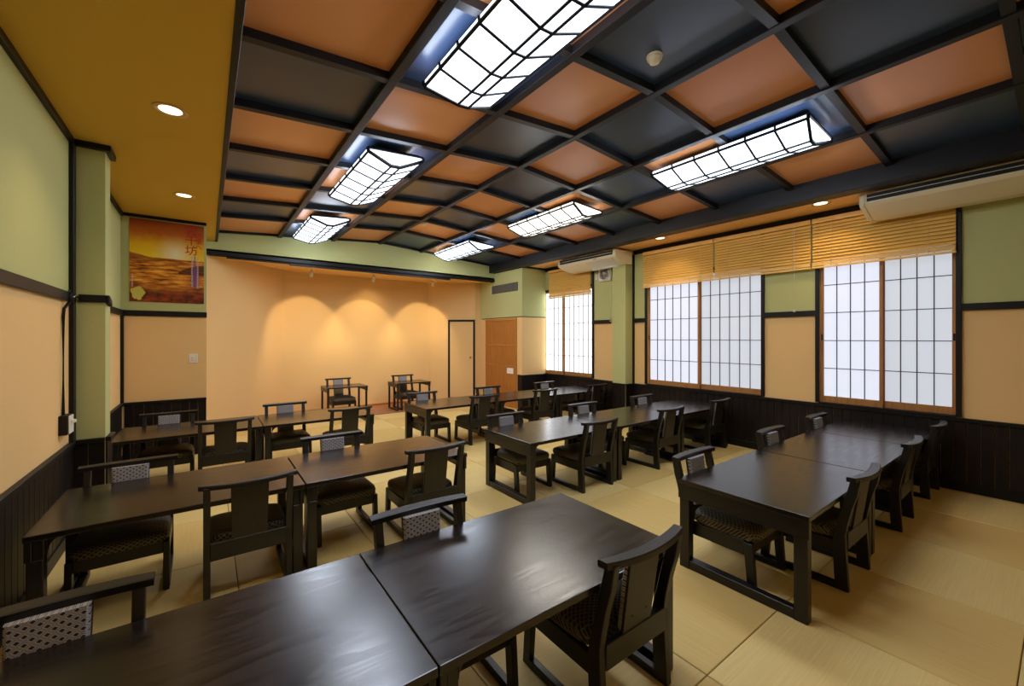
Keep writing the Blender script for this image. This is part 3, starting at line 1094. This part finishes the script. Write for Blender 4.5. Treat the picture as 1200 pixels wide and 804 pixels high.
for x, lab in ((2.37, 'small dark table on the stage on the poster side'), (3.83, 'small dark table on the stage on the door side')):
    make_table('stage_table', .82, .60, lab, 'table', (x, 8.94, .012), 'small tables on the stage', .62, .036, True)


# ------------------------------------------------------------------ chairs
def make_chair(label, group):
    t = thing('tatami_chair', label, 'chair', (0, 0, 0), 0, group)
    W_, C = M['chairwood'], M['chairpanel']
    post = [(-.250, 0), (-.180, 0), (-.172, .10), (-.166, .25), (-.168, .34), (-.190, .44), (-.216, .55), (-.236, .63), (-.262, .742),
            (-.312, .742), (-.292, .63), (-.268, .55), (-.244, .44), (-.232, .36), (-.236, .25), (-.245, .10)]
    fleg = [(.232, 0), (.285, 0), (.262, .31), (.205, .31)]
    for s in (-1, 1):
        a, b = sorted((s * .206, s * .243))
        part('back_post', B().prism(post, 'x', a, b), W_, t, .003)
        part('front_leg', B().prism(fleg, 'x', a + .002, b - .002), W_, t, .003)
        part('runner', B().box(a, b, -.19, .240, 0, .042), W_, t, .003)
        part('side_rail', B().box(a + .004, b - .004, -.175, .212, .225, .318), W_, t, .003)
    part('front_rail', B().box(-.208, .208, .222, .252, .235, .318), W_, t, .003)
    part('rear_rail', B().box(-.208, .208, -.240, -.212, .265, .375), W_, t, .003)
    # domed seat cushion
    mb = B()
    n = 40
    rings = []
    def outline(hx, y0, y1, taper, z):
        pts_ = []
        for i in range(n):
            a = 2 * math.pi * i / n
            ca, sa = math.cos(a), math.sin(a)
            e = .32
            px = math.copysign(abs(ca) ** e, ca)
            py = math.copysign(abs(sa) ** e, sa)
            yy = (y0 + y1) / 2 + py * (y1 - y0) / 2
            k_ = 1 - taper * (y1 - yy) / (y1 - y0)
            pts_.append((px * hx * k_, yy, z))
        return pts_
    for hx, y0, y1, z in ((.232, -.185, .275, .316), (.240, -.190, .284, .325), (.243, -.19, .287, .350), (.236, -.187, .279, .372), (.205, -.170, .245, .387), (.14, -.12, .17, .396), (.05, -.04, .08, .399), (.003, .01, .016, .400)):
        rings.append(outline(hx, max(y0, -.166), y1, .04, z))
    mb.loft(rings, True, True, 0, True)
    part('seat_cushion', mb, M['seat'], t)
    # leaning back board with upholstered pad in front
    def lean(z):
        return -.226 - (z - .37) * .165 / 1.0 * 1.0 - max(0, z - .45) * .04
    ba = B()
    pz = (.37, .46, .55, .64, .722)
    for (off, th_, hw, mat, name, z0) in ((-.0, .014, .104, C, 'back_board', 0), (.014, .028, .101, M['pad'], 'back_pad', .012)):
        rings = []
        for z in pz:
            z_ = max(z, .37 + z0)
            y = -.235 - (z_ - .37) * .142 + off
            hw_ = hw * (.94 + .06 * (z_ - .37) / .37)
            if name == 'back_pad':
                e = .010
                rings.append([(-hw_, y, z_), (hw_, y, z_), (hw_, y + th_ - e, z_), (hw_ - e, y + th_, z_), (-hw_ + e, y + th_, z_), (-hw_, y + th_ - e, z_)])
            else:
                rings.append([(-hw_, y, z_), (hw_, y, z_), (hw_, y + th_, z_), (-hw_, y + th_, z_)])
        m3 = B().loft(rings, True, True, 0, False)
        o = part(name, m3, mat, t, 0.002 if name == 'back_board' else 0)
        if name == 'back_board':
            bb = o
    sc = B()
    for x in (-.05, .05):
        for z in (.44, .69):
            y = -.235 - (z - .37) * .142
            sc.add(*_lathe_y(x, y - .0005, z, .005))
    part('screw_cap', sc, M['black'], bb)
    # bowed top rail, ends forward
    rings = []
    for i in range(17):
        x = -.268 + .536 * i / 16
        q = x / .268
        y = -.305 + .034 * q * q
        zt = .757 - .006 * (1 - q * q)
        hw_ = .030 - .005 * q * q
        rings.append([(x, y - hw_, zt - .026), (x, y + hw_, zt - .030), (x, y + hw_ + .002, zt - .004), (x, y + hw_ - .004, zt), (x, y - hw_ + .004, zt + .002), (x, y - hw_, zt - .004)])
    part('top_rail', B().loft(rings, True, True, 0, False), W_, t)
    return t


def _lathe_y(x, y, z, r):
    vs = [(x + r * math.cos(i * math.pi / 4), y, z + r * math.sin(i * math.pi / 4)) for i in range(8)]
    vs += [(a, y - .001, c) for a, _, c in vs]
    fs = [tuple(range(8)), tuple(range(15, 7, -1))] + [(i, (i + 1) % 8, (i + 1) % 8 + 8, i + 8) for i in range(8)]
    return vs, fs


GAP = .232
# (run, side, x, label): side 'far' chairs face us over the table, 'near' chairs turn their back to us
CH = [
    ('L1', 'near', 1.54, 'black chair turning its back board to us at the bottom middle table'),
    ('L1', 'far', -.425, 'black chair cut off at the bottom left, large lattice back pad'),
    ('L1', 'far', .915, 'black chair facing us behind the big bright grained front table'),
    ('L2', 'near', .225, 'black chair with its wide back to us at the wall half of second run'),
    ('L2', 'near', 1.535, 'black chair with its back to us at the aisle end of second run'),
    ('L2', 'far', -.44, 'black chair facing us by the beige wall in the second run'),
    ('L2', 'far', .94, 'black chair facing us behind the reddish aisle end table, second run'),
    ('L3', 'near', .17, 'black chair with its back to us, wall half of the third run'),
    ('L3', 'near', 1.49, 'black chair with its back to us at aisle end of third run'),
    ('L3', 'far', -.36, 'black chair in front of the dark wainscot under the poster'),
    ('L3', 'far', .87, 'black chair facing us between poster wall and stage, third run'),
    ('R1', 'far', 3.08, 'black chair facing us at aisle end of window side front run'),
    ('R1', 'far', 4.47, 'black chair facing us at middle of the window side front run'),
    ('R1', 'far', 5.69, 'black chair facing us close to the wainscot, window side front run'),
    ('R1', 'near', 3.58, 'black chair seen from its side back at aisle end of window side front run'),
    ('R1', 'near', 4.98, 'second black chair turned from us along the window side front run'),
    ('R1', 'near', 6.18, 'third black chair turned from us, next to wainscot under the four-pane window'),
    ('R2', 'far', 2.85, 'black chair facing us at aisle end of middle window side run'),
    ('R2', 'far', 4.15, 'second black chair facing us along the middle window side run'),
    ('R2', 'far', 5.46, 'black chair facing us before the window pilaster, middle window side run'),
    ('R2', 'near', 3.45, 'black chair with its back to us at aisle end, middle window side run'),
    ('R2', 'near', 4.79, 'second black chair with its back to us, middle window side run'),
    ('R2', 'near', 6.03, 'black chair turned from us below the wide window, middle run'),
    ('R3', 'far', 2.87, 'black chair facing us at aisle end of last window side run'),
    ('R3', 'far', 4.17, 'black chair facing us before the slatted door, last run'),
    ('R3', 'far', 5.54, 'black chair facing us before the corner block wainscot, last run'),
    ('R3', 'near', 3.50, 'black chair with its back to us at aisle end, last window side run'),
    ('R3', 'near', 4.75, 'second black chair with its back to us, last window side run'),
    ('R3', 'near', 6.07, 'black chair turned from us beside the far window, last run'),
]
GC = 'black tatami chairs at the tables'
proto = None
for run, side, x, lab in CH:
    y0, D = YT[run]
    if side == 'near':
        loc, rz = (x, y0 + GAP - .014, 0), R(random.uniform(-.7, .7))
    else:
        loc, rz = (x, y0 + D - GAP + .016, 0), R(180 + random.uniform(-.7, .7))
    if proto is None:
        proto = make_chair(lab, GC)
        proto.location, proto.rotation_euler = loc, (0, 0, rz)
    else:
        dup(proto, loc, rz, lab, 'chair', GC)
dup(proto, (2.34, 9.36, .008), R(180), 'chair behind the small stage table on the poster side', 'chair', GC)
dup(proto, (3.80, 9.32, .008), R(180), 'chair behind the small stage table on the door side', 'chair', GC)
